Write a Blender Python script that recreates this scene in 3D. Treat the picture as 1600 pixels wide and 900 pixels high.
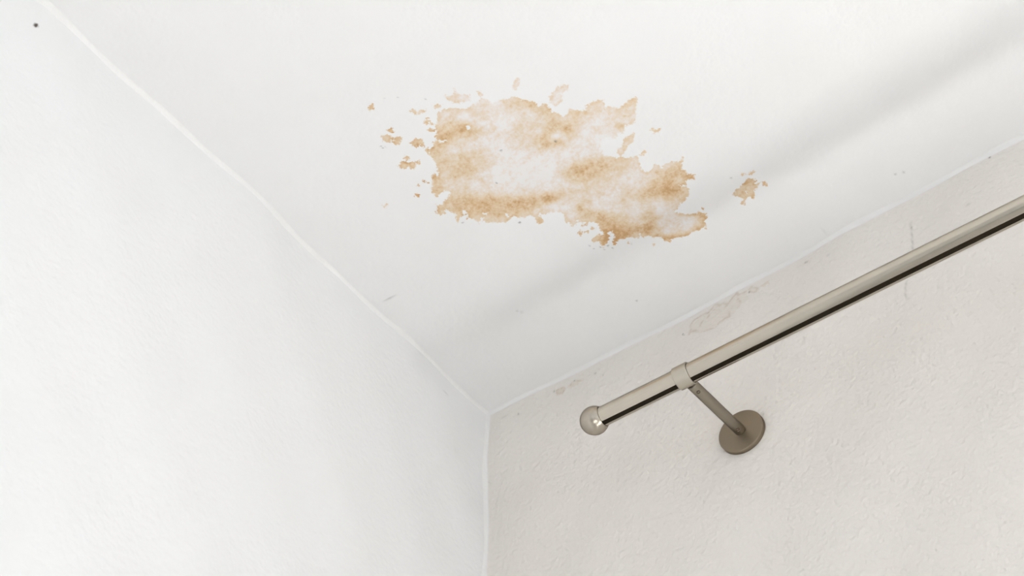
import bpy, bmesh, math, random
import numpy as np
from mathutils import Vector, Matrix

for o in list(bpy.data.objects):
    bpy.data.objects.remove(o, do_unlink=True)
scene = bpy.context.scene
COL = scene.collection

# ------------------------------------------------------------------ frame of reference
# world: x along the window wall, -y into the room, z up. The room corner is x=0, y=0, z=H.
H = 2.5
F_PX = 2000.0
R = np.array([[0.80158213, 0.45039722, 0.39320278],     # world axes written in camera axes
              [0.59785484, -0.61038594, -0.51961388],
              [0.0059728, 0.65159139, -0.75854662]])
CAM = np.array([0.7089, -0.8912, H - 1.0890])

# ------------------------------------------------------------------ camera
cam_data = bpy.data.cameras.new('camera')
cam_data.sensor_width = 36.0
cam_data.lens = 36.0 * F_PX / 1600.0
cam_data.clip_start = 0.02
cam = bpy.data.objects.new('camera', cam_data)
COL.objects.link(cam)
M4 = Matrix([list(R[0]) + [CAM[0]], list(R[1]) + [CAM[1]], list(R[2]) + [CAM[2]], [0, 0, 0, 1]])
cam.matrix_world = M4
scene.camera = cam

# ------------------------------------------------------------------ light
scene.view_settings.view_transform = 'Standard'
scene.view_settings.look = 'None'
scene.view_settings.gamma = 1.0
scene.view_settings.use_curve_mapping = False
scene.view_settings.exposure = 0.0

world = bpy.data.worlds.new('world')
scene.world = world
world.use_nodes = True
bgn = world.node_tree.nodes['Background']
bgn.inputs['Color'].default_value = (0.86, 0.93, 1.0, 1)
bgn.inputs['Strength'].default_value = 1.2

def area_light(name, loc, target, sx, sy, power, color):
    ld = bpy.data.lights.new(name, 'AREA')
    ld.shape = 'RECTANGLE'; ld.size = sx; ld.size_y = sy
    ld.energy = power; ld.color = color
    lo = bpy.data.objects.new(name, ld)
    COL.objects.link(lo)
    lo.location = loc
    d = Vector(target) - Vector(loc)
    lo.rotation_euler = d.to_track_quat('-Z', 'Y').to_euler()
    return lo

# window openings: (x0, x1, z0, z1) in the window wall; (y0, y1, z0, z1) in the far wall; (x0, x1, z0, z1) in the back wall; far and back openings are added for fill light
WIN1 = (0.64, 1.94, 0.95, H - 0.60)
FILL_WIN2 = (-2.6, -1.2, 0.9, 2.2)
FILL_WIN3 = (0.8, 2.8, 0.6, 2.2)
RX, RY = 3.6, 3.6          # room size
LIGHTS = {'window': 4.0, 'window_ground': 13.0, 'side': 16.0, 'side_fill_up': 25.0, 'back': 0.0, 'sun': 44.0, 'world': 1.3}
TINT = {'window': (0.975, 0.985, 1.0), 'window_ground': (0.975, 0.985, 1.0), 'side': (0.95, 0.975, 1.0), 'side_fill_up': (0.975, 0.985, 1.0), 'back': (1, 1, 1), 'sun': (0.965, 0.98, 1.0)}
bgn.inputs['Strength'].default_value = LIGHTS['world']
wx, wz = (WIN1[0]+WIN1[1])/2, (WIN1[2]+WIN1[3])/2
if LIGHTS['window']: area_light('window_daylight', (wx, 0.27, wz), (wx, -1, wz), 1.28, 0.93, LIGHTS['window'], TINT['window'])
if LIGHTS['window_ground']: area_light('window_ground_light', (wx, 0.55, wz-0.75), (wx, -0.75, wz+0.55), 1.6, 1.2, LIGHTS['window_ground'], TINT['window_ground'])
if LIGHTS['side']: area_light('side_fill_light', (RX + 0.27, -1.9, 1.55), (0, -1.9, 1.55), 1.38, 1.28, LIGHTS['side'], TINT['side'])  # added fill lamp, evens out the light from an unseen side
if LIGHTS['side_fill_up']: area_light('side_upward_fill_light', (RX + 0.7, -1.9, 0.75), (RX-1.0, -1.9, 2.45), 1.8, 1.4, LIGHTS['side_fill_up'], TINT['side_fill_up'])  # added lamp aimed upward to brighten the ceiling
if LIGHTS['back']: area_light('back_window_daylight', (1.8, -RY-0.27, 1.4), (1.8, 0, 1.4), 1.9, 1.5, LIGHTS['back'], TINT['back'])
if LIGHTS['sun']:
    sd = bpy.data.lights.new('sun', 'SUN'); sd.energy = LIGHTS['sun']; sd.color = TINT['sun']; sd.angle = math.radians(0.6)
    so = bpy.data.objects.new('sun', sd); COL.objects.link(so)
    so.rotation_euler = Vector((0.12, -0.75, -0.65)).to_track_quat('-Z', 'Y').to_euler()

# ------------------------------------------------------------------ node helpers
def new_mat(name):
    m = bpy.data.materials.new(name)
    m.use_nodes = True
    nt = m.node_tree
    return m, nt, nt.nodes['Principled BSDF']

def N(nt, t, **kw):
    n = nt.nodes.new(t)
    for k, v in kw.items():
        setattr(n, k, v)
    return n

def math_n(nt, op, a, b=None, c=None, clamp=False):
    n = nt.nodes.new('ShaderNodeMath'); n.operation = op; n.use_clamp = clamp
    for i, v in enumerate((a, b, c)):
        if v is None: continue
        if isinstance(v, (int, float)): n.inputs[i].default_value = v
        else: nt.links.new(v, n.inputs[i])
    return n.outputs[0]

def noise(nt, vec, scale, detail=2.0, rough=0.5, dist=0.0):
    n = nt.nodes.new('ShaderNodeTexNoise')
    n.inputs['Scale'].default_value = scale
    n.inputs['Detail'].default_value = detail
    n.inputs['Roughness'].default_value = rough
    n.inputs['Distortion'].default_value = dist
    nt.links.new(vec, n.inputs['Vector'])
    return n.outputs['Fac']

def mapping(nt, vec, scale):
    n = nt.nodes.new('ShaderNodeMapping')
    n.inputs['Scale'].default_value = scale
    nt.links.new(vec, n.inputs['Vector'])
    return n.outputs[0]

def smooth(nt, x, lo, hi, a=0.0, b=1.0):
    n = nt.nodes.new('ShaderNodeMapRange'); n.interpolation_type = 'SMOOTHSTEP'
    n.inputs['From Min'].default_value = lo; n.inputs['From Max'].default_value = hi
    n.inputs['To Min'].default_value = a; n.inputs['To Max'].default_value = b
    nt.links.new(x, n.inputs['Value'])
    return n.outputs[0]

def mix_col(nt, fac, a, b, blend='MIX'):
    n = nt.nodes.new('ShaderNodeMix'); n.data_type = 'RGBA'; n.blend_type = blend
    if isinstance(fac, (int, float)): n.inputs[0].default_value = fac
    else: nt.links.new(fac, n.inputs[0])
    for i, v in ((6, a), (7, b)):
        if isinstance(v, tuple): n.inputs[i].default_value = (*v, 1)
        else: nt.links.new(v, n.inputs[i])
    return n.outputs[2]

def attr(nt, name):
    n = nt.nodes.new('ShaderNodeAttribute'); n.attribute_name = name
    return n.outputs['Fac']

def srgb(r, g, b):
    f = lambda c: (c/255/12.92) if c/255 <= 0.04045 else ((c/255+0.055)/1.055)**2.4
    return (f(r), f(g), f(b))

PAINT = (0.88, 0.877, 0.873)

def paint_material(name, base, bump, relief_scale=(1, 1, 1), mode=None, lumps=1.0):
    m, nt, bs = new_mat(name)
    geo = N(nt, 'ShaderNodeNewGeometry')
    pos = geo.outputs['Position']
    bs.inputs['Roughness'].default_value = 0.62
    bs.inputs['Specular IOR Level'].default_value = 0.35
    # faint uneven coats of paint
    n0 = noise(nt, pos, 9.0, 3, 0.55)
    col = mix_col(nt, smooth(nt, n0, 0.3, 0.7), base, tuple(c*f for c, f in zip(base, (0.988, 0.985, 0.98))))
    if mode:
        sdf = attr(nt, 'stain_sdf'); tone = attr(nt, 'stain_tone')
        line = attr(nt, 'stain_line'); speck = attr(nt, 'speck')
        nf = noise(nt, pos, 300.0, 7, 0.72)
        nm = noise(nt, pos, 105.0, 9, 0.70, 0.2)
        e = math_n(nt, 'MULTIPLY', math_n(nt, 'SUBTRACT', nf, 0.5), 0.0125)
        d = math_n(nt, 'ADD', sdf, e)                       # metres, positive inside
        soft = smooth(nt, tone, 0.12, 0.38, 0.22, 1.0)
        mask = smooth(nt, math_n(nt, 'MULTIPLY', d, soft), -0.0006, 0.0006)
        if mode == 'ceiling':
            t = math_n(nt, 'ADD', tone, math_n(nt, 'MULTIPLY', math_n(nt, 'SUBTRACT', nm, 0.5), 1.55))
            t = math_n(nt, 'ADD', t, math_n(nt, 'MULTIPLY', math_n(nt, 'SUBTRACT', nf, 0.5), 0.75))
            vd = N(nt, 'ShaderNodeTexVoronoi'); vd.inputs['Scale'].default_value = 105.0; vd.inputs['Randomness'].default_value = 1.0
            nt.links.new(pos, vd.inputs['Vector'])
            sepc = N(nt, 'ShaderNodeSeparateColor'); nt.links.new(vd.outputs['Color'], sepc.inputs[0])
            dots = math_n(nt, 'MULTIPLY', smooth(nt, math_n(nt, 'ADD', vd.outputs['Distance'], math_n(nt, 'MULTIPLY', nf, 0.35)), 0.26, 0.50, 1.0, 0.0), smooth(nt, sepc.outputs[0], 0.55, 0.75))
            t = math_n(nt, 'ADD', t, math_n(nt, 'MULTIPLY', dots, 0.16))
            rim = smooth(nt, d, 0.0005, 0.004, 0.10, 0.0)
            t = math_n(nt, 'ADD', t, math_n(nt, 'MULTIPLY', rim, smooth(nt, tone, 0.0, 0.35)), clamp=True)
            rp = N(nt, 'ShaderNodeValToRGB')
            cr = rp.color_ramp
            cr.elements[0].position = 0.0; cr.elements[1].position = 1.0
            cr.elements[0].color = (*srgb(252, 250, 248), 1)
            cr.elements[1].color = (*srgb(216, 172, 124), 1)
            for p, c in ((0.12, (251, 245, 240)), (0.34, (247, 234, 219)), (0.58, (241, 220, 189)), (0.8, (232, 200, 157))):
                el = cr.elements.new(p); el.color = (*srgb(*c), 1)
            nt.links.new(t, rp.inputs[0])
            mult = mix_col(nt, mask, (1, 1, 1), rp.outputs[0])
            col = mix_col(nt, 1.0, col, mult, 'MULTIPLY')
        else:
            pt = math_n(nt, 'MULTIPLY', mask, tone)
            col = mix_col(nt, math_n(nt, 'MULTIPLY', pt, 0.6), col, (0.70, 0.60, 0.47))
            wl = smooth(nt, nm, 0.38, 0.56)
            col = mix_col(nt, math_n(nt, 'MULTIPLY', math_n(nt, 'MULTIPLY', line, wl), 0.55), col, (0.50, 0.38, 0.27))
        col = mix_col(nt, speck, col, (0.10, 0.08, 0.06))
    nt.links.new(col, bs.inputs['Base Color'])
    # rolled plaster relief
    v = mapping(nt, pos, relief_scale)
    a = noise(nt, v, 135.0, 1.5, 0.5, 0.0)
    b = noise(nt, v, 260.0, 2, 0.5)
    vor = N(nt, 'ShaderNodeTexVoronoi'); vor.feature = 'SMOOTH_F1'
    vor.inputs['Scale'].default_value = 85.0
    nt.links.new(v, vor.inputs['Vector'])
    drop = smooth(nt, vor.outputs['Distance'], 0.0, 0.33, 1.0, 0.0)       # sparse raised crumbs
    pick = smooth(nt, noise(nt, pos, 60.0, 1), 0.55, 0.66)
    h = math_n(nt, 'ADD', math_n(nt, 'MULTIPLY', a, 1.0), math_n(nt, 'MULTIPLY', b, 0.16))
    h = math_n(nt, 'ADD', h, math_n(nt, 'MULTIPLY', math_n(nt, 'MULTIPLY', drop, pick), 0.35 * lumps))
    big = noise(nt, pos, 14.0, 2)
    h = math_n(nt, 'ADD', h, math_n(nt, 'MULTIPLY', big, 1.2))
    bn = N(nt, 'ShaderNodeBump')
    bn.inputs['Strength'].default_value = 1.0
    bn.inputs['Distance'].default_value = bump
    nt.links.new(h, bn.inputs['Height'])
    nt.links.new(bn.outputs[0], bs.inputs['Normal'])
    return m

# ------------------------------------------------------------------ measured traces -> places on the real surfaces
def hit(px, axis, value):
    d = R @ np.array([px[0]-800.0, 450.0-px[1], -F_PX])
    t = (value - CAM[axis]) / d[axis]
    return CAM + d*t
def on_ceiling(p):
    h_ = hit(p, 2, H); return (h_[0], h_[1])
def on_right(p):
    h_ = hit(p, 1, 0.0); return (h_[0], h_[2])
def on_left(p):
    h_ = hit(p, 0, 0.0); return (h_[1], h_[2])

LEFT_EDGE = [(67, 5), (100, 35), (165, 91), (212, 135), (287, 205), (333, 247), (400, 309), (464, 370), (504, 407),
             (542, 442), (591, 487), (633, 526), (680, 571), (733, 622), (752, 640)]
RIGHT_EDGE = [(777, 640), (800, 629), (849, 605), (895, 582), (940, 562), (1005, 528), (1069, 494), (1140, 457.5),
              (1200, 427), (1247, 402), (1312, 366), (1345, 349), (1390, 325), (1424, 305), (1458, 287), (1489, 270),
              (1520, 254), (1551, 238), (1600, 213)]
le = sorted((on_ceiling(p)[1], on_ceiling(p)[0]) for p in LEFT_EDGE)
re = sorted((on_ceiling(p)[0], on_ceiling(p)[1]) for p in RIGHT_EDGE)
le_y = np.array([a for a, b in le] + [0.0]); le_x = np.array([b for a, b in le] + [0.0])
re_x = np.array([0.0] + [a for a, b in re]); re_y = np.array([0.0] + [b for a, b in re])
def smooth_interp(xs, ys):
    def f(x):
        x = np.asarray(x, float); s = 0
        for k, w in ((-0.018, 1), (-0.009, 2), (0, 3), (0.009, 2), (0.018, 1)):
            s = s + w*np.interp(x+k, xs, ys)
        s = s/9
        far = np.clip((np.abs(x)-0.75)/0.4, 0, 1)
        return s*(1-far)
    return f
left_dx = smooth_interp(le_y, le_x)      # how far the left wall's top edge wanders
right_dy = smooth_interp(re_x, re_y)

def left_surface(y, z):
    w = np.exp(-(H-z)/0.25)
    return left_dx(y)*w + 0.0016*np.sin(y*21+1.0)*np.sin(z*17) + 0.0012*np.sin(y*47+z*31)
def right_surface(x, z):
    w = np.exp(-(H-z)/0.25)
    return right_dy(x)*w + 0.0016*np.sin(x*19+2.0)*np.sin(z*15+1) + 0.0012*np.sin(x*41-z*29)
def ceiling_surface(x, y):
    a = -y
    s = 0.0012*np.exp(-((a-0.135-0.008*np.sin(x*9))/0.030)**2)        # added shallow ridge, shaped to darken a band along the wall
    return H - s + 0.0012*np.sin(x*13+1)*np.sin(y*11) * np.clip(a/0.1, 0, 1)

# ------------------------------------------------------------------ mesh helpers
def finish(bm, name, mat, parent=None, smooth_angle=None, kind=None):
    me = bpy.data.meshes.new(name)
    bmesh.ops.recalc_face_normals(bm, faces=bm.faces)
    bm.to_mesh(me); bm.free()
    me.materials.append(mat)
    if smooth_angle is not None:
        me.shade_smooth()
        me.set_sharp_from_angle(angle=smooth_angle)
    o = bpy.data.objects.new(name, me)
    COL.objects.link(o)
    if parent is not None: o.parent = parent
    if kind: o['kind'] = kind
    return o

def breaks(segments):
    out = []
    for a, b, s in segments:
        n = max(1, int(round(abs(b-a)/s)))
        out += list(np.linspace(a, b, n+1))[:-1]
    out.append(segments[-1][1])
    return np.array(out)

def slab(name, us, vs, front, back, mat, hole=None):
    """Plaster slab: uneven front face, flat back, closed sides; hole = (u0,u1,v0,v1)."""
    nu, nv = len(us), len(vs)
    U, V = np.meshgrid(us, vs, indexing='ij')
    Fp = front(U.ravel(), V.ravel()); Bp = back(U.ravel(), V.ravel())
    verts = np.concatenate([Fp, Bp]); off = nu*nv
    keep = np.ones((nu-1, nv-1), bool)
    if hole:
        cu = (us[:-1]+us[1:])/2; cv = (vs[:-1]+vs[1:])/2
        keep &= ~(((cu > hole[0]) & (cu < hole[1]))[:, None] & ((cv > hole[2]) & (cv < hole[3]))[None, :])
    idx = lambda i, j: i*nv+j
    faces = []
    I, J = np.nonzero(keep)
    a = idx(I, J); b = idx(I+1, J); c = idx(I+1, J+1); d = idx(I, J+1)
    faces += np.stack([a, b, c, d], 1).tolist()
    nfront = len(faces)
    faces += np.stack([d+off, c+off, b+off, a+off], 1).tolist()
    K = np.pad(keep, 1)
    for i, j in zip(I, J):
        if not K[i, j+1]:   faces.append([idx(i, j), idx(i, j+1), idx(i, j+1)+off, idx(i, j)+off])
        if not K[i+2, j+1]: faces.append([idx(i+1, j+1), idx(i+1, j), idx(i+1, j)+off, idx(i+1, j+1)+off])
        if not K[i+1, j]:   faces.append([idx(i+1, j), idx(i, j), idx(i, j)+off, idx(i+1, j)+off])
        if not K[i+1, j+2]: faces.append([idx(i, j+1), idx(i+1, j+1), idx(i+1, j+1)+off, idx(i, j+1)+off])
    used = np.unique(np.array(faces).ravel())
    remap = -np.ones(len(verts), int); remap[used] = np.arange(len(used))
    me = bpy.data.meshes.new(name)
    me.from_pydata(verts[used].tolist(), [], remap[np.array(faces)].tolist())
    bm = bmesh.new(); bm.from_mesh(me); bmesh.ops.recalc_face_normals(bm, faces=bm.faces); bm.to_mesh(me); bm.free()
    me.materials.append(mat)
    me.shade_smooth(); me.set_sharp_from_angle(angle=math.radians(35))
    o = bpy.data.objects.new(name, me); COL.objects.link(o)
    o['kind'] = 'structure'
    return o, verts[used]

# ------------------------------------------------------------------ stain fields
def poly_sdf(P, poly):
    """signed distance (positive inside) of points P (n,2) to a polygon"""
    poly = np.asarray(poly); n = len(poly)
    d2 = np.full(len(P), 1e9); inside = np.zeros(len(P), bool)
    for i in range(n):
        a = poly[i]; b = poly[(i+1) % n]; ab = b-a
        t = np.clip(((P-a)@ab)/max(ab@ab, 1e-12), 0, 1)
        q = P-(a+t[:, None]*ab)
        d2 = np.minimum(d2, (q**2).sum(1))
        cond = (a[1] > P[:, 1]) != (b[1] > P[:, 1])
        with np.errstate(divide='ignore', invalid='ignore'):
            xi = (b[0]-a[0])*(P[:, 1]-a[1])/(b[1]-a[1])+a[0]
        inside ^= cond & (P[:, 0] < xi)
    d = np.sqrt(d2)
    return np.where(inside, d, -d)

def line_dist(P, pts):
    d2 = np.full(len(P), 1e9)
    pts = np.asarray(pts)
    for i in range(len(pts)-1):
        a = pts[i]; ab = pts[i+1]-a
        t = np.clip(((P-a)@ab)/max(ab@ab, 1e-12), 0, 1)
        q = P-(a+t[:, None]*ab)
        d2 = np.minimum(d2, (q**2).sum(1))
    return np.sqrt(d2)

def blob_field(P, onto, c, rx, ry, ang=0.0):
    c0 = np.array(onto(c)); ca, sa = math.cos(math.radians(ang)), math.sin(math.radians(ang))
    u = np.array(onto((c[0]+rx*ca, c[1]-rx*sa)))-c0
    v = np.array(onto((c[0]+ry*sa, c[1]+ry*ca)))-c0
    Mi = np.linalg.inv(np.array([u, v]).T)
    q = (P-c0)@Mi.T
    return np.exp(-(q**2).sum(1)*0.9)

MAIN = [(720,169),(705,168),(692,170.6),(683,177),(684,188),(681,197),(683,206),(680,212),(684,219),(677,221),(676,231),(672,233),
(671,242),(677,247),(677,250),(681,255),(683,262),(683,269),(675,272),(676,281),(675,289),(673,297),(678,303),(683,309),(687,304),
(695,297),(704,300),(700,309),(694,314),(690,320),(682,320),(683,326),(680,330),(687,336),(697,333),(694,327),(703,329),(712,335),
(713,346),(716,348),(719,339),(724,335),(722,326),(729,331),(733,340),(742,343),(749,349),(751,339),(757,339),(754,345),(762,348),
(770,347),(781,348),(790,348),(796,342),(803,337),(809,340),(821,340),(829,337),(835,340),(838,345),(841,351),(849,349),(848,340),
(840,337),(843,334),(852,335),(860,332),(871,332),(879,331),(881,340),(885,351),(890,346),(894,355),(899,352),(902,345),(907,349),
(918,347),(934,348),(936,356),(939,362),(933,368),(924,374),(927,379),(936,377),(942,386),(949,380),(952,371),(956,364),(961,368),
(957,379),(960,384),(967,374),(975,373),(984,370),(995,372),(997,372),(1000,365),(1005,372),(1011,367),(1020,372),(1029,369),
(1037,376),(1045,379),(1053,373),(1063,371),(1077,369),(1080,363),(1093,360),(1100,356),(1104,358),(1101,348),(1105,341),
(1103,333),(1093,330),(1088,333),(1075,335),(1060,333),(1052,329),(1060,325),(1060,320),(1068,315),(1073,309),(1078,301),
(1073,291),(1060,289),(1072,288),(1073,281),(1072,282),(1085,279),(1087,272),(1073,272),(1072,267),(1065,265),(1065,256),
(1069,247),(1066,245),(1063,252),(1051,253),(1040,256),(1033,263),(1024,255),(1020,265),(1007,271),(1000,260),(996,244),
(980,247),(960,246),(945,244),(937,235),(936,222),(945,215),(962,216),(968,207),(974,209),(978,196),(990,193),(994,186),(993,170),
(996,155),(994,150),(984,156),(975,163),(966,170),(955,166),(945,168),(943,156),(936,157),(925,159),(916,165),(915,172),
(905,174),(890,169),(886,178),(880,183),(872,177),(864,175),(858,168),(851,160),(846,164),(840,166),(835,157),(824,157),
(815,155),(806,150),(799,152),(784,155),(770,160),(759,155),(751,151),(747,161),(736,164),(731,170)]
ISLANDS = [
 ([(967,243),(965,235),(973,228),(975,217),(985,212),(990,208),(991,215),(988,224),(979,229),(974,240)], .42),
 ([(711,137),(714,146),(722,147),(733,147),(735,155),(727,158),(716,160),(709,158),(700,155),(695,150),(706,149)], .24),
 ([(747,143),(753,142),(752,150),(748,149)], .28),
 ([(806,122),(811,122),(811,131),(806,140),(801,139),(803,130)], .24),
 ([(867,140),(877,134),(887,133),(886,140),(879,143),(878,158),(868,165),(861,160),(859,150)], .22),
 ([(579,163),(583,163),(583,171),(577,173),(577,167)], .6),
 ([(605,203),(611,200),(616,208),(608,206)], .7),
 ([(596,212),(606,211),(612,213),(613,219),(607,222),(599,220)], .55),
 ([(613,222),(618,215),(624,213),(628,215),(626,220),(624,226),(617,225)], .6),
 ([(645,221),(649,217),(657,218),(662,219),(660,224),(662,229),(655,226),(652,230),(648,228),(644,227),(641,224)], .7),
 ([(641,173),(648,171),(652,174),(665,170),(664,174),(650,178),(644,176)], .36),
 ([(677,166),(682,163),(690,164),(688,168),(680,168)], .4),
 ([(665,184),(669,183),(670,190),(667,194),(663,193)], .5),
 ([(672,190),(675,188),(676,193),(673,194)], .5), ([(678,193),(682,194),(681,197)], .45),
 ([(668,203),(672,201),(680,204),(675,206)], .6),
 ([(622,261),(627,255),(630,251),(637,255),(648,253),(649,259),(646,264),(638,261),(631,263),(624,261)], .65),
 ([(630,248),(633,243),(638,246),(637,251)], .5),
 ([(651,252),(655,251),(655,256),(651,256)], .55),
 ([(665,233),(668,231),(671,235),(669,239),(666,237)], .65),
 ([(648,305),(650,302),(656,305),(653,308)], .85), ([(599,321),(605,319),(604,324),(600,324)], .35),
 ([(653,290),(656,288),(656,291)], .8), ([(660,284),(663,281),(664,285)], .8), ([(666,283),(671,286),(668,287)], .8),
 ([(1018,204),(1021,198),(1023,203),(1032,201),(1031,204),(1023,208)], .42),
 ([(1000,242),(1007,235),(1010,237),(1005,243)], .4),
 ([(1145,304),(1149,298),(1153,294),(1158,289),(1163,285),(1168,278),(1178,278),(1183,282),(1177,285),(1185,288),(1184,292),
   (1178,295),(1179,303),(1178,310),(1170,307),(1166,311),(1163,319),(1158,318),(1161,311),(1156,307),(1151,305)], .6),
 ([(1191,283),(1196,283),(1198,290),(1193,289)], .7), ([(1184,286),(1187,285),(1186,288)], .6),
 ([(1159,269),(1166,270),(1166,272),(1159,272)], .5), ([(1169,271),(1174,267),(1178,264),(1177,268),(1172,272)], .5),
 ([(904,365),(906,361),(910,362),(909,367),(905,368)], .7), ([(923,357),(926,355),(929,358),(925,359)], .5),
 ([(916,362),(919,362),(918,365)], .6), ([(909,353),(913,351),(911,355)], .6),
 ([(981,378),(984,378),(983,381)], .5), ([(1021,380),(1025,381),(1022,383)], .6), ([(1097,325),(1100,326),(1098,328)], .7),
 ([(914,350),(917,348),(916,352)], .6), ([(728,336),(730,338),(730,342)], .6),
]
HOLES = [[(1163,298),(1167,296),(1168,302),(1164,301)], [(755,333),(762,332),(761,335),(756,335)],
         [(789,334),(793,334),(793,339),(790,337)], [(684,217),(690,219),(698,220),(690,222),(684,221)],
         [(729,196),(733,195),(735,201),(730,202)], [(681,273),(684,268),(686,270),(684,276)],
         [(948,364),(953,361),(958,361),(955,367),(950,366)], [(952,371),(956,366),(961,370),(956,377),(951,380)],
         [(936,362),(941,361),(944,365),(938,368)]]
# (x, y, rx, ry, angle, amount): darker pools of the stain and its pale, washed-out parts
POOLS = [(692,212,16,7,0,.48),(722,200,22,9,5,.38),(700,222,18,8,0,.25),(740,207,22,10,0,.18),(683,235,10,14,0,.28),(682,285,12,22,0,.30),
 (684,328,7,8,0,.35),(735,243,34,10,8,.24),(725,268,20,10,0,.34),(700,262,25,10,0,.18),(762,256,22,10,10,.18),
 (720,322,34,16,0,.24),(745,316,36,18,0,.27),(790,318,46,17,5,.28),(775,335,40,9,0,.12),(822,318,26,11,8,.36),(856,312,18,8,10,.40),(843,345,8,7,0,.35),
 (725,169,14,5,0,.2),(705,190,20,12,0,.08),(825,163,20,8,-5,.30),(798,160,16,8,0,.12),(852,176,14,12,-40,.25),
 (868,200,18,14,0,.34),(850,222,14,12,0,.38),(886,202,8,9,0,.36),(872,226,14,7,0,.34),(896,212,10,14,0,.22),(805,200,7,10,50,.22),
 (890,270,12,10,0,.28),(908,265,24,13,10,.26),(925,278,26,12,0,.26),(940,258,34,10,8,.26),(905,300,36,5,12,.10),
 (958,262,26,14,0,.14),(1035,282,26,17,0,.34),(1056,300,24,13,10,.34),(1012,304,28,8,8,.34),(1060,268,16,12,0,.30),(1080,276,10,7,0,.42),
 (978,318,16,8,0,.16),(908,327,7,7,0,.36),(920,318,6,5,0,.28),(930,335,22,9,0,.3),(955,350,24,14,0,.44),(948,373,22,10,20,.55),
 (962,378,9,8,0,.5),(975,365,20,8,0,.35),(1015,345,12,16,0,.42),(1005,358,18,8,10,.36),(1098,340,12,9,0,.50),(1080,334,14,4,8,.45),(1095,355,12,6,20,.40),
 (1045,373,14,6,0,.55),(1068,368,16,4,5,.40),(1025,368,16,6,0,.25),(970,198,8,6,0,.40),(976,232,8,14,-30,.3),(972,167,12,5,35,.22),(990,155,9,4,35,.25),
 (915,178,24,8,0,.12),(935,165,20,10,0,.10),(965,182,18,10,0,.06),
 (780,245,22,40,20,-.30),(835,270,50,28,0,-.32),(800,285,34,16,0,-.18),(735,186,24,7,-8,-.20),(708,232,16,7,0,-.20),(712,266,14,6,0,-.2),
 (790,190,18,20,0,-.22),(745,300,18,8,0,-.12),(930,215,40,22,0,-.14),(985,280,26,10,10,-.26),(960,308,30,6,0,-.12),(960,325,44,10,0,-.20),
 (1032,322,12,10,0,-.22),(1078,347,22,8,10,-.26),(1040,362,14,5,0,-.24),(865,325,24,8,0,-.22),(1030,264,12,8,0,-.12),(868,212,10,6,0,-.32),
 (850,255,26,12,0,-.2),(880,240,20,10,0,-.16),(900,235,18,16,0,-.12),(760,163,45,9,8,-.14),(720,155,30,10,0,-.08),(965,185,34,16,0,-.12),(948,230,22,16,0,-.30),(925,195,20,12,0,-.1),(870,150,20,18,0,-.05),(945,166,26,9,0,-.06)]
CEIL_SPECKS = [(783,235,1.3,.6),(868,221,1.5,.7),(776,286,1.2,.6),(812,348,1.3,.75),(723,348,1.0,.6),(343,241,1.5,.6),(1582,51,1.6,.35),
 (995,470,1.2,.4),(1005,511,1.3,.55),(815,487,2.2,.10),(1399,272,1.5,.3),(1412,269,1.6,.3),(1142,277,1.2,.35),(1283,361,1.4,.2),(1287,360,1.4,.2),
 (600,153,.9,.3),(621,152,.9,.3),(665,154,1.2,.3),(950,384,1.1,.6),(938,386,.9,.5),(957,388,.9,.5),(921,384,.9,.45),(928,388,.9,.4),(944,390,.8,.4),(987,381,.9,.35),
 (657,541,2.2,.32),(660,543,1.6,.34),(609,465,1.2,.3),(595,229,.9,.5),(598,231,.9,.5),(602,230,.8,.35),(808,485,1.6,.15)]
RIGHT_SPECKS = [(1547,245,1.3,.8),(1256,405,1.4,.55),(1292,396,1.6,.2),(927,580,1.2,.4),(939,583,1.0,.3),(1514,320,1.4,.5),(1422,353,1.2,.5),(1406,375,.9,.3),
 (1062,517,1.1,.55),(1065,518,.9,.4),(809,646,1.2,.5),(787,651,1.2,.15),(1148,716,1.6,.4),(863,609,1.2,.5),(1167,452,1.4,.5),(894,592,1.0,.5)]
LEFT_SPECKS = [(55,40.5,2.6,1.3),(699,613,1.6,.28),(160,545,1.5,.12),(166,620,1.5,.14),(715,706,1.2,.2),(693,638,1.2,.15)]
WALL_LINES = [[(1074,503),(1079,495),(1087,490),(1097,484),(1102,484),(1109,476),(1114,470),(1121,473),(1127,469),(1133,472),(1141,461),(1148,453),(1150,457),(1162,451)],
 [(1072,518),(1075,510),(1073,505)], [(1072,514),(1083,512),(1094,515),(1104,512),(1115,508),(1122,500)],
 [(1090,504),(1093,497),(1101,493),(1104,488)], [(1112,480),(1121,482),(1128,478),(1133,472)], [(1122,500),(1130,494),(1137,491),(1136,484)],
 [(1141,476),(1150,475),(1154,468),(1149,463)], [(1166,448),(1171,443),(1178,444),(1181,448),(1174,452),(1168,450)],
 [(868,612),(866,608),(872,604),(879,601)], [(889,598),(894,592),(900,592),(908,590)],[(868,613),(876,612),(880,604)]]
WALL_POLYS = [([(1072,518),(1073,505),(1087,491),(1102,484),(1114,470),(1127,470),(1148,454),(1162,452),(1166,462),(1150,478),(1140,492),(1120,504),(1104,512),(1094,515)], .26),
 ([(1166,447),(1172,443),(1181,446),(1178,452),(1168,453)], .30), ([(1184,443),(1192,434),(1198,432),(1197,438),(1190,443)], .55),
 ([(866,608),(872,604),(880,601),(879,609),(873,613),(868,614)], .75), ([(884,601),(891,594),(899,592),(908,591),(899,598),(890,603)], .5),
 ([(1240,412),(1256,404),(1268,397),(1262,404),(1246,412)], .25)]
HAIRS = [[(1421,345),(1422,352),(1423,365),(1424,380),(1424,392)], [(1414,436),(1412,448),(1413,458),(1417,465)]]
CEIL_HAIRS = [([(1224,399),(1231,396)], .5), ([(1262,391),(1268,388)], .0)]

def store(me, name, values):
    a = me.attributes.new(name, 'FLOAT', 'POINT')
    a.data.foreach_set('value', np.asarray(values, np.float32))

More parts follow.
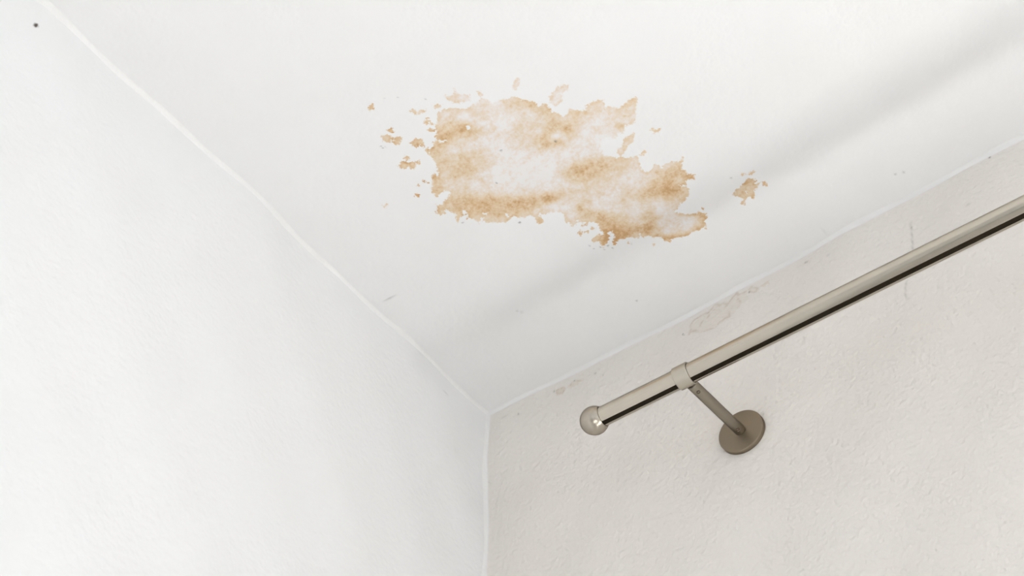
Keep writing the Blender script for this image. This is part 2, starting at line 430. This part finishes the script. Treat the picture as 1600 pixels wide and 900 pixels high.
def specks(P, onto, items):
    out = np.zeros(len(P))
    for x, y, r, a in items:
        c = np.array(onto((x, y))); e1 = np.array(onto((x+r, y)))-c; e2 = np.array(onto((x, y+r)))-c
        q = (P-c)@np.linalg.inv(np.array([e1, e2]).T).T
        out = np.maximum(out, a*np.clip(1.6-np.sqrt((q**2).sum(1)), 0, 1))
    return out

# ------------------------------------------------------------------ the room
ceiling_mat = paint_material('ceiling_paint', (0.91, 0.902, 0.895), 0.0006, mode='ceiling', lumps=0.15)
right_mat = paint_material('window_wall_paint', (0.885, 0.842, 0.79), 0.0023, (1.0, 1.0, 1.1), mode='wall', lumps=0.5)
left_mat = paint_material('side_wall_paint', PAINT, 0.0009, mode='wall', lumps=0.2)
plain_mat = paint_material('room_paint', PAINT, 0.0015)

def P3(x, y, z): return np.stack([x, y, z], 1)

# ceiling: fine where the stain is
xs = breaks([(-0.2, 0.06, 0.012), (0.06, 0.60, 0.0014), (0.60, 0.85, 0.012), (0.85, RX+0.2, 0.1)])
ys = breaks([(-RY-0.2, -0.75, 0.1), (-0.75, -0.44, 0.012), (-0.44, -0.02, 0.0014), (-0.02, 0.25, 0.010)])
ceiling, vts = slab('ceiling', xs, ys, lambda u, v: P3(u, v, ceiling_surface(u, v)), lambda u, v: P3(u, v, u*0+H+0.2), ceiling_mat)
P = vts[:, :2].copy(); n = len(P)
sdf = np.full(n, -0.03); tone = np.zeros(n)
main = np.array([on_ceiling(p) for p in MAIN])
lo = main.min(0)-0.09; hi = main.max(0)+0.13
near = np.nonzero(((P > lo) & (P < hi)).all(1))[0]
Q = P[near]
s = poly_sdf(Q, main)
t = np.full(len(Q), 0.33)
for x, y, rx, ry, ang, am in POOLS:
    t += am*blob_field(Q, on_ceiling, (x, y), rx, ry, ang)
t = np.where(s > -0.003, t, 0.3)
for hp in HOLES:
    s = np.minimum(s, -poly_sdf(Q, [on_ceiling(p) for p in hp]))
for pts, am in ISLANDS:
    d = poly_sdf(Q, [on_ceiling(p) for p in pts]) + 0.0004
    t = np.where((d > -0.004) & (d > s), am + 0.0*t, t)
    s = np.maximum(s, d)
s = np.where(poly_sdf(Q, [on_ceiling(p) for p in HOLES[0]]) > 0, -0.002, s)
sdf[near] = np.clip(s, -0.03, 0.03); tone[near] = np.clip(t, 0, 1.1)
me = ceiling.data
store(me, 'stain_sdf', sdf); store(me, 'stain_tone', tone); store(me, 'stain_line', np.zeros(n))
store(me, 'speck', specks(P, on_ceiling, CEIL_SPECKS))

# window wall
xs = breaks([(-0.2, 0.04, 0.008), (0.04, 0.40, 0.0016), (0.40, 0.60, 0.002), (0.60, WIN1[0], 0.004), (WIN1[0], WIN1[0]+0.06, 0.002), (WIN1[0]+0.06, WIN1[1], 0.1), (WIN1[1], RX+0.2, 0.1)])
zs = breaks([(0, WIN1[2], 0.15), (WIN1[2], WIN1[3], 0.1), (WIN1[3], H-0.24, 0.02), (H-0.24, H-0.15, 0.004), (H-0.15, H-0.0, 0.0016), (H, H+0.004, 0.004)])
right, vts = slab('wall_right', xs, zs, lambda u, v: P3(u, right_surface(u, v), v), lambda u, v: P3(u, u*0+0.25, v), right_mat, hole=WIN1)
P = vts[:, [0, 2]].copy(); n = len(P)
sdf = np.full(n, -0.03); tone = np.zeros(n)
for pts, am in WALL_POLYS:
    d = poly_sdf(P, [on_right(p) for p in pts]); tone = np.where((d > -0.003) & (d > sdf), am, tone); sdf = np.maximum(sdf, d)
line = np.zeros(n)
for pts in WALL_LINES:
    line = np.maximum(line, np.clip(1-line_dist(P, [on_right(p) for p in pts])/0.0022, 0, 1)*0.8)
sp = specks(P, on_right, RIGHT_SPECKS)
for pts in HAIRS:
    sp = np.maximum(sp, np.clip(1-line_dist(P, [on_right(p) for p in pts])/0.0014, 0, 1)*0.30)
front = np.abs(vts[:, 1]) < 0.1
me = right.data
store(me, 'stain_sdf', sdf); store(me, 'stain_tone', tone); store(me, 'stain_line', line*front); store(me, 'speck', sp*front)

# left wall
ys = breaks([(-RY-0.2, -0.8, 0.1), (-0.8, -0.72, 0.01), (-0.72, -0.66, 0.0016), (-0.66, 0.0, 0.008), (0.0, 0.2, 0.05)])
zs = breaks([(0, H-0.75, 0.15), (H-0.75, H-0.055, 0.008), (H-0.055, H-0.02, 0.0014), (H-0.02, H, 0.005), (H, H+0.004, 0.004)])
left, vts = slab('wall_left', ys, zs, lambda u, v: P3(left_surface(u, v), u, v), lambda u, v: P3(u*0-0.2, u, v), left_mat)
n = len(vts); me = left.data
store(me, 'stain_sdf', np.full(n, -0.03)); store(me, 'stain_tone', np.zeros(n)); store(me, 'stain_line', np.zeros(n))
store(me, 'speck', specks(vts[:, [1, 2]], on_left, LEFT_SPECKS)*(vts[:, 0] > -0.1))

# the far walls and floor of the room, behind the camera
far, _ = slab('wall_far', breaks([(-RY-0.2, FILL_WIN2[0], 0.3), (FILL_WIN2[0], FILL_WIN2[1], 0.2), (FILL_WIN2[1], 0.2, 0.3)]),
              breaks([(0, FILL_WIN2[2], 0.3), (FILL_WIN2[2], FILL_WIN2[3], 0.2), (FILL_WIN2[3], H, 0.3)]),
              lambda u, v: P3(u*0+RX, u, v), lambda u, v: P3(u*0+RX+0.25, u, v), plain_mat, hole=FILL_WIN2)
back, _ = slab('wall_back', breaks([(-0.2, FILL_WIN3[0], 0.5), (FILL_WIN3[0], FILL_WIN3[1], 0.5), (FILL_WIN3[1], RX+0.2, 0.5)]),
               breaks([(0, FILL_WIN3[2], 0.3), (FILL_WIN3[2], FILL_WIN3[3], 0.4), (FILL_WIN3[3], H, 0.3)]),
               lambda u, v: P3(u, u*0-RY, v), lambda u, v: P3(u, u*0-RY-0.2, v), plain_mat, hole=FILL_WIN3)

floor_mat, nt, bs = new_mat('pale_board_floor')
geo = N(nt, 'ShaderNodeNewGeometry')
br = N(nt, 'ShaderNodeTexBrick')
br.inputs['Scale'].default_value = 1.0
br.inputs['Brick Width'].default_value = 1.2; br.inputs['Row Height'].default_value = 0.14
br.inputs['Mortar Size'].default_value = 0.002
br.inputs['Color1'].default_value = (0.62, 0.605, 0.58, 1); br.inputs['Color2'].default_value = (0.68, 0.665, 0.64, 1)
br.inputs['Mortar'].default_value = (0.4, 0.36, 0.3, 1)
nt.links.new(geo.outputs['Position'], br.inputs['Vector'])
nt.links.new(br.outputs['Color'], bs.inputs['Base Color'])
bs.inputs['Roughness'].default_value = 0.45
slab('floor', breaks([(-0.2, RX+0.25, 0.6)]), breaks([(-RY-0.2, 0.25, 0.6)]),
     lambda u, v: P3(u, v, u*0), lambda u, v: P3(u, v, u*0-0.2), floor_mat)

# caulked fillets in the room's corners
fillet_mat = paint_material('fillet_paint', (0.895, 0.885, 0.872), 0.0010)
def fillet(name, path, mat, r):
    """path: list of (point, direction into surface A, direction into surface B)"""
    bm = bmesh.new(); rings = []
    K = 7
    for i, (p, da, db) in enumerate(path):
        rr = r[i]
        p = Vector(p); da = Vector(da); db = Vector(db)
        back_ = -(da+db).normalized()*0.004
        ring = [bm.verts.new(p+back_)]
        for k in range(K+1):
            a = k/K*math.pi/2
            q = p + da*rr*(1-math.sin(a)) + db*rr*(1-math.cos(a))
            # keep the feather edges tucked slightly under the plaster
            tuck = 0.0005*(1-math.sin(2*a))
            ring.append(bm.verts.new(q-(da+db).normalized()*tuck))
        rings.append(ring)
    for a, b in zip(rings[:-1], rings[1:]):
        for k in range(len(a)):
            bm.faces.new((a[k], a[(k+1) % len(a)], b[(k+1) % len(a)], b[k]))
    bm.faces.new(rings[0]); bm.faces.new(list(reversed(rings[-1])))
    return finish(bm, name, mat, smooth_angle=math.radians(50), kind='structure')
rng = np.random.RandomState(4)
def wob(t, k): return 1+0.10*math.sin(t*37+k)+0.07*math.sin(t*83+2*k)
ts = np.concatenate([np.arange(0.0, 0.9, 0.008), np.arange(0.9, RY, 0.1)])
fillet('trim_1', [((float(left_surface(-t, H)), -t, float(ceiling_surface(0.004, -t))), (1, 0, 0), (0, 0, -1)) for t in ts], fillet_mat,
       [0.0043*wob(t, 1)*(1+0.6*min(t, 0.8)) for t in ts])
fillet('trim_2', [((t, float(right_surface(t, H)), float(ceiling_surface(t, -0.004))), (0, -1, 0), (0, 0, -1)) for t in ts], fillet_mat,
       [0.0054*wob(t, 2) for t in ts])
ts = np.concatenate([np.arange(0.0, 0.5, 0.008), np.arange(0.5, H-0.01, 0.1)])
fillet('trim_3', [((float(left_surface(-0.002, H-t)), float(right_surface(0.002, H-t)), H-t), (1, 0, 0), (0, -1, 0)) for t in ts], fillet_mat,
       [0.0052*wob(t, 3) for t in ts])

# window frames (beyond the frame of the picture); far and back ones added for fill
frame_mat, nt, bs = new_mat('white_window_lacquer')
bs.inputs['Base Color'].default_value = (0.85, 0.85, 0.84, 1); bs.inputs['Roughness'].default_value = 0.3
def box(bm, x0, x1, y0, y1, z0, z1):
    g = bmesh.ops.create_cube(bm, size=1.0)
    bmesh.ops.scale(bm, vec=(abs(x1-x0), abs(y1-y0), abs(z1-z0)), verts=g['verts'])
    bmesh.ops.translate(bm, vec=((x0+x1)/2, (y0+y1)/2, (z0+z1)/2), verts=g['verts'])
bm = bmesh.new(); w = 0.05
x0, x1, z0, z1 = WIN1; ya, yb = 0.16, 0.21
for b in ((x0, x0+w, z0, z1), (x1-w, x1, z0, z1), (x0+w, x1-w, z0, z0+w), (x0+w, x1-w, z1-w, z1), ((x0+x1)/2-0.03, (x0+x1)/2+0.03, z0+w, z1-w)):
    box(bm, b[0], b[1], ya, yb, b[2], b[3])
win = finish(bm, 'window_1', frame_mat, kind='structure')
sill_mat, nt, bs = new_mat('white_sill')
bs.inputs['Base Color'].default_value = (0.88, 0.88, 0.87, 1); bs.inputs['Roughness'].default_value = 0.35
bm = bmesh.new(); box(bm, x0+0.002, x1-0.002, -0.10, ya-0.002, z0+0.001, z0+0.024)
finish(bm, 'window_sill', sill_mat, parent=win)
bm = bmesh.new(); x0, x1, z0, z1 = FILL_WIN2; ya, yb = RX+0.12, RX+0.17
for b in ((x0, x0+w, z0, z1), (x1-w, x1, z0, z1), (x0+w, x1-w, z0, z0+w), (x0+w, x1-w, z1-w, z1), ((x0+x1)/2-0.03, (x0+x1)/2+0.03, z0+w, z1-w)):
    box(bm, ya, yb, b[0], b[1], b[2], b[3])
finish(bm, 'fill_window_2', frame_mat, kind='structure')
bm = bmesh.new(); x0, x1, z0, z1 = FILL_WIN3; ya, yb = -RY-0.15, -RY-0.10
for b in ((x0, x0+w, z0, z1), (x1-w, x1, z0, z1), (x0+w, x1-w, z0, z0+w), (x0+w, x1-w, z1-w, z1), ((x0+x1)/2-0.03, (x0+x1)/2+0.03, z0+w, z1-w)):
    box(bm, b[0], b[1], ya, yb, b[2], b[3])
finish(bm, 'fill_window_3', frame_mat, kind='structure')

# ------------------------------------------------------------------ curtain rod
def metal(name, color, rough, brushed=None, bump=0.0):
    m, nt, bs = new_mat(name)
    bs.inputs['Metallic'].default_value = 1.0
    bs.inputs['Specular Tint'].default_value = (0.36, 0.34, 0.31, 1)
    bs.inputs['Roughness'].default_value = rough
    tc = N(nt, 'ShaderNodeTexCoord')
    v = mapping(nt, tc.outputs['Object'], brushed or (1, 1, 1))
    f = noise(nt, v, 2600.0, 1)
    c = mix_col(nt, smooth(nt, f, 0.3, 0.7), tuple(x*0.95 for x in color), color)
    nt.links.new(c, bs.inputs['Base Color'])
    r = math_n(nt, 'ADD', math_n(nt, 'MULTIPLY', f, 0.05), rough-0.025)
    nt.links.new(r, bs.inputs['Roughness'])
    return m
rod_mat = metal('satin_nickel', (0.60, 0.55, 0.465), 0.19, (0.02, 1, 1))
ball_mat = metal('satin_nickel_ball', (0.51, 0.46, 0.39), 0.29)
ring_mat = metal('matt_nickel_ring', (0.60, 0.555, 0.475), 0.36)
arm_mat = metal('matt_nickel_arm', (0.34, 0.305, 0.25), 0.38)
plate_mat = metal('bronze_nickel_plate', (0.30, 0.248, 0.185), 0.45)
screw_mat = metal('steel_screw', (0.26, 0.20, 0.16), 0.25)
dark_mat, nt, bs = new_mat('slot_shade_dark')  # near-black colour stands in for the shade inside the slot
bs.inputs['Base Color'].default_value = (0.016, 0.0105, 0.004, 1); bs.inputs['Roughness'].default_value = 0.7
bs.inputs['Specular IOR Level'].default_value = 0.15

ROD_Y, ROD_Z = -0.1033, H - 0.2122
CLAMP_X = 0.3206
BALL_X = 0.2166
ROD_END = 2.15
PLATE_DX = 0.005
RAD = 0.010

root = bpy.data.objects.new('curtain_rod', None)
COL.objects.link(root)
root.location = (CLAMP_X, 0.0, ROD_Z)
root['label'] = 'satin nickel curtain rod with round ball finial on a wall bracket below the ceiling'
root['category'] = 'curtain rod'

def place(o, x):
    """parts are modelled round their own origin; x is along the rod from the clamp"""
    o.parent = root
    o.location = x
    return o

# tube, slotted underneath: angle psi runs from the room (-y) through down (-z)
def tube_pt(r, psi): return (-r*math.cos(psi), -r*math.sin(psi))
def build_tube(L, r_out, r_in, a0, a1, n=72):
    bm = bmesh.new()
    ang = [a0+(a1-a0)*k/n for k in range(n+1)]
    prof = [tube_pt(r_out, a) for a in ang] + [tube_pt(r_in, a) for a in reversed(ang)]
    rings = []
    for x in (0.0, L):
        rings.append([bm.verts.new((x, y, z)) for y, z in prof])
    m = len(prof)
    for k in range(m):
        bm.faces.new((rings[0][k], rings[0][(k+1) % m], rings[1][(k+1) % m], rings[1][k]))
    for rg, flip in ((rings[0], False), (rings[1], True)):
        for k in range(n):
            q = (rg[k], rg[k+1], rg[m-2-k], rg[m-1-k])
            bm.faces.new(q if not flip else tuple(reversed(q)))
    return bm
SL0, SL1 = math.radians(70.5), math.radians(102)
x_start = BALL_X + 0.006
tube = finish(build_tube(ROD_END-x_start, RAD, RAD-0.0012, SL1, SL0+2*math.pi), 'rod', rod_mat, smooth_angle=math.radians(30))
place(tube, (x_start-CLAMP_X, ROD_Y, 0))
bm = build_tube(ROD_END-x_start-0.004, RAD-0.0013, RAD-0.0024, 0, 2*math.pi*0.9999, 48)
trk = finish(bm, 'inner_track_shade', dark_mat, smooth_angle=math.radians(30))
trk.parent = tube; trk.location = (0.002, 0, 0)
trk['label'] = 'inner liner coloured dark for the shade in the slot under the rod'

def lathe(profile, axis, n=64, close=True):
    """profile: (along, radius) pairs; axis 'x' or 'y'"""
    bm = bmesh.new(); rings = []
    for s, r in profile:
        if r < 1e-6:
            rings.append([bm.verts.new((s, 0, 0) if axis == 'x' else (0, s, 0))]); continue
        rg = []
        for k in range(n):
            a = 2*math.pi*k/n
            rg.append(bm.verts.new((s, r*math.cos(a), r*math.sin(a)) if axis == 'x' else (r*math.cos(a), s, r*math.sin(a))))
        rings.append(rg)
    pairs = list(zip(rings[:-1], rings[1:]))
    if close: pairs.append((rings[-1], rings[0]))
    for a, b in pairs:
        if len(a) == 1 and len(b) == 1: continue
        for k in range(n):
            k2 = (k+1) % n
            if len(a) == 1: bm.faces.new((a[0], b[k], b[k2]))
            elif len(b) == 1: bm.faces.new((a[k], a[k2], b[0]))
            else: bm.faces.new((a[k], a[k2], b[k2], b[k]))
    return bm

# ball finial, hollowed where the tube enters, with two turned grooves
BR = 0.01475
def ball_profile():
    pts = [(-BR, 0)]
    cut = 0.0098
    amax = math.acos(-cut/BR)
    for k in range(1, 41):
        a = amax*k/40
        x, r = -BR*math.cos(a), BR*math.sin(a)
        pts.append((x, r))
    out = []
    for x, r in pts:
        out.append((x, r))
    # grooves
    res = []
    for i, (x, r) in enumerate(out):
        g = 0.0
        for gx in (0.0050, 0.0064):
            g = max(g, 0.00022*math.exp(-((x-gx)/0.00018)**2))
        res.append((x, r-g))
    xe, re_ = res[-1]
    res += [(xe+0.0004, re_-0.0002), (xe+0.0004, RAD+0.0004), (xe-0.0012, RAD+0.0002), (xe-0.0012, 0)]
    return res
def fine_ball():
    pts = ball_profile()
    return lathe(pts, 'x', 72, close=False)
ball = finish(fine_ball(), 'finial', ball_mat, smooth_angle=math.radians(28))
place(ball, (BALL_X-CLAMP_X, ROD_Y, 0))

# the clamp ring round the rod
def ring_mesh():
    w, ro, ri, b = 0.0077, 0.01165, 0.01045, 0.0004
    return lathe([(-w, ri), (-w, ro-b), (-w+b, ro), (w-b, ro), (w, ro-b), (w, ri)], 'x', 72)
ring = finish(ring_mesh(), 'clamp_ring', ring_mat, smooth_angle=math.radians(40))
place(ring, (0, ROD_Y, 0))

# the plate on the wall
wall_y = float(right_surface(CLAMP_X+PLATE_DX, ROD_Z))
TH = 0.0055
def plate_mesh():
    r = 0.025; b = 0.0010
    return lathe([(0.0005, 0), (0.0005, r-0.0004), (0, r), (-TH+b, r), (-TH+b*0.3, r-b*0.3), (-TH, r-b*1.2), (-TH, 0)], 'y', 96, close=False)
plate = finish(plate_mesh(), 'wall_plate', plate_mat, smooth_angle=math.radians(40))
place(plate, (PLATE_DX, wall_y-0.0008, 0))

# the arm, a round bar from plate to ring; its axis leans a little along the wall
p0 = Vector((PLATE_DX, wall_y-TH-0.0006, 0)); p1 = Vector((0.0005, ROD_Y+0.0125, -0.0006))
axis = (p1-p0); L = axis.length; AR = 0.0058
def arm_mesh():
    return lathe([(-0.0008, 0), (-0.0008, AR-0.0012), (0.0004, AR-0.0012), (0.0004, AR-0.0002), (0.0006, AR), (L-0.0006, AR), (L, AR-0.0006), (L, 0.0034), (L+0.0012, 0.0034), (L+0.0012, 0)], 'y', 48, close=False)
arm = finish(arm_mesh(), 'bracket_arm', arm_mat, smooth_angle=math.radians(40))
arm.parent = root; arm.location = p0
arm.rotation_mode = 'QUATERNION'
arm.rotation_quaternion = Vector((0, 1, 0)).rotation_difference(axis.normalized())
# small collar shadow gap where the arm meets the plate
def screw_mesh():
    # a hollow hex grub screw seated in the underside
    bm = lathe([(0, 0), (0, 0.0011), (-0.0008, 0.0013), (-0.00105, 0.0017), (-0.0006, 0.0020), (0.0005, 0.0020), (0.0006, 0)], 'y', 20, close=False)
    bmesh.ops.rotate(bm, cent=(0, 0, 0), matrix=Matrix.Rotation(math.radians(90), 3, 'X'), verts=bm.verts)
    return bm
sc = finish(screw_mesh(), 'grub_screw', screw_mat, smooth_angle=math.radians(40))
sc.parent = arm; sc.location = (0, L-0.0085, -AR+0.0002)
sc['label'] = 'small grub screw in the bracket arm'
sc2 = sc.copy(); COL.objects.link(sc2); sc2.parent = arm; sc2.location = (0, 0.0085, -AR+0.0002)

# the far end of the same rod, with its own finial and bracket (outside the picture)
FAR_X = ROD_END-CLAMP_X-0.11
def part_copy(o, parent, loc):
    c = o.copy(); COL.objects.link(c); c.parent = parent; c.location = loc
    return c
part_copy(ring, root, (FAR_X, ROD_Y, 0))
wall_far_y = float(right_surface(CLAMP_X+FAR_X+PLATE_DX, ROD_Z))
part_copy(plate, root, (FAR_X+PLATE_DX, wall_far_y-0.0008, 0))
a2 = part_copy(arm, root, (FAR_X+p0.x, p0.y, p0.z))
part_copy(sc, a2, sc.location); part_copy(sc, a2, sc2.location)
b2 = part_copy(ball, root, (ROD_END-CLAMP_X+0.006, ROD_Y, 0)); b2.rotation_euler = (0, 0, math.pi)
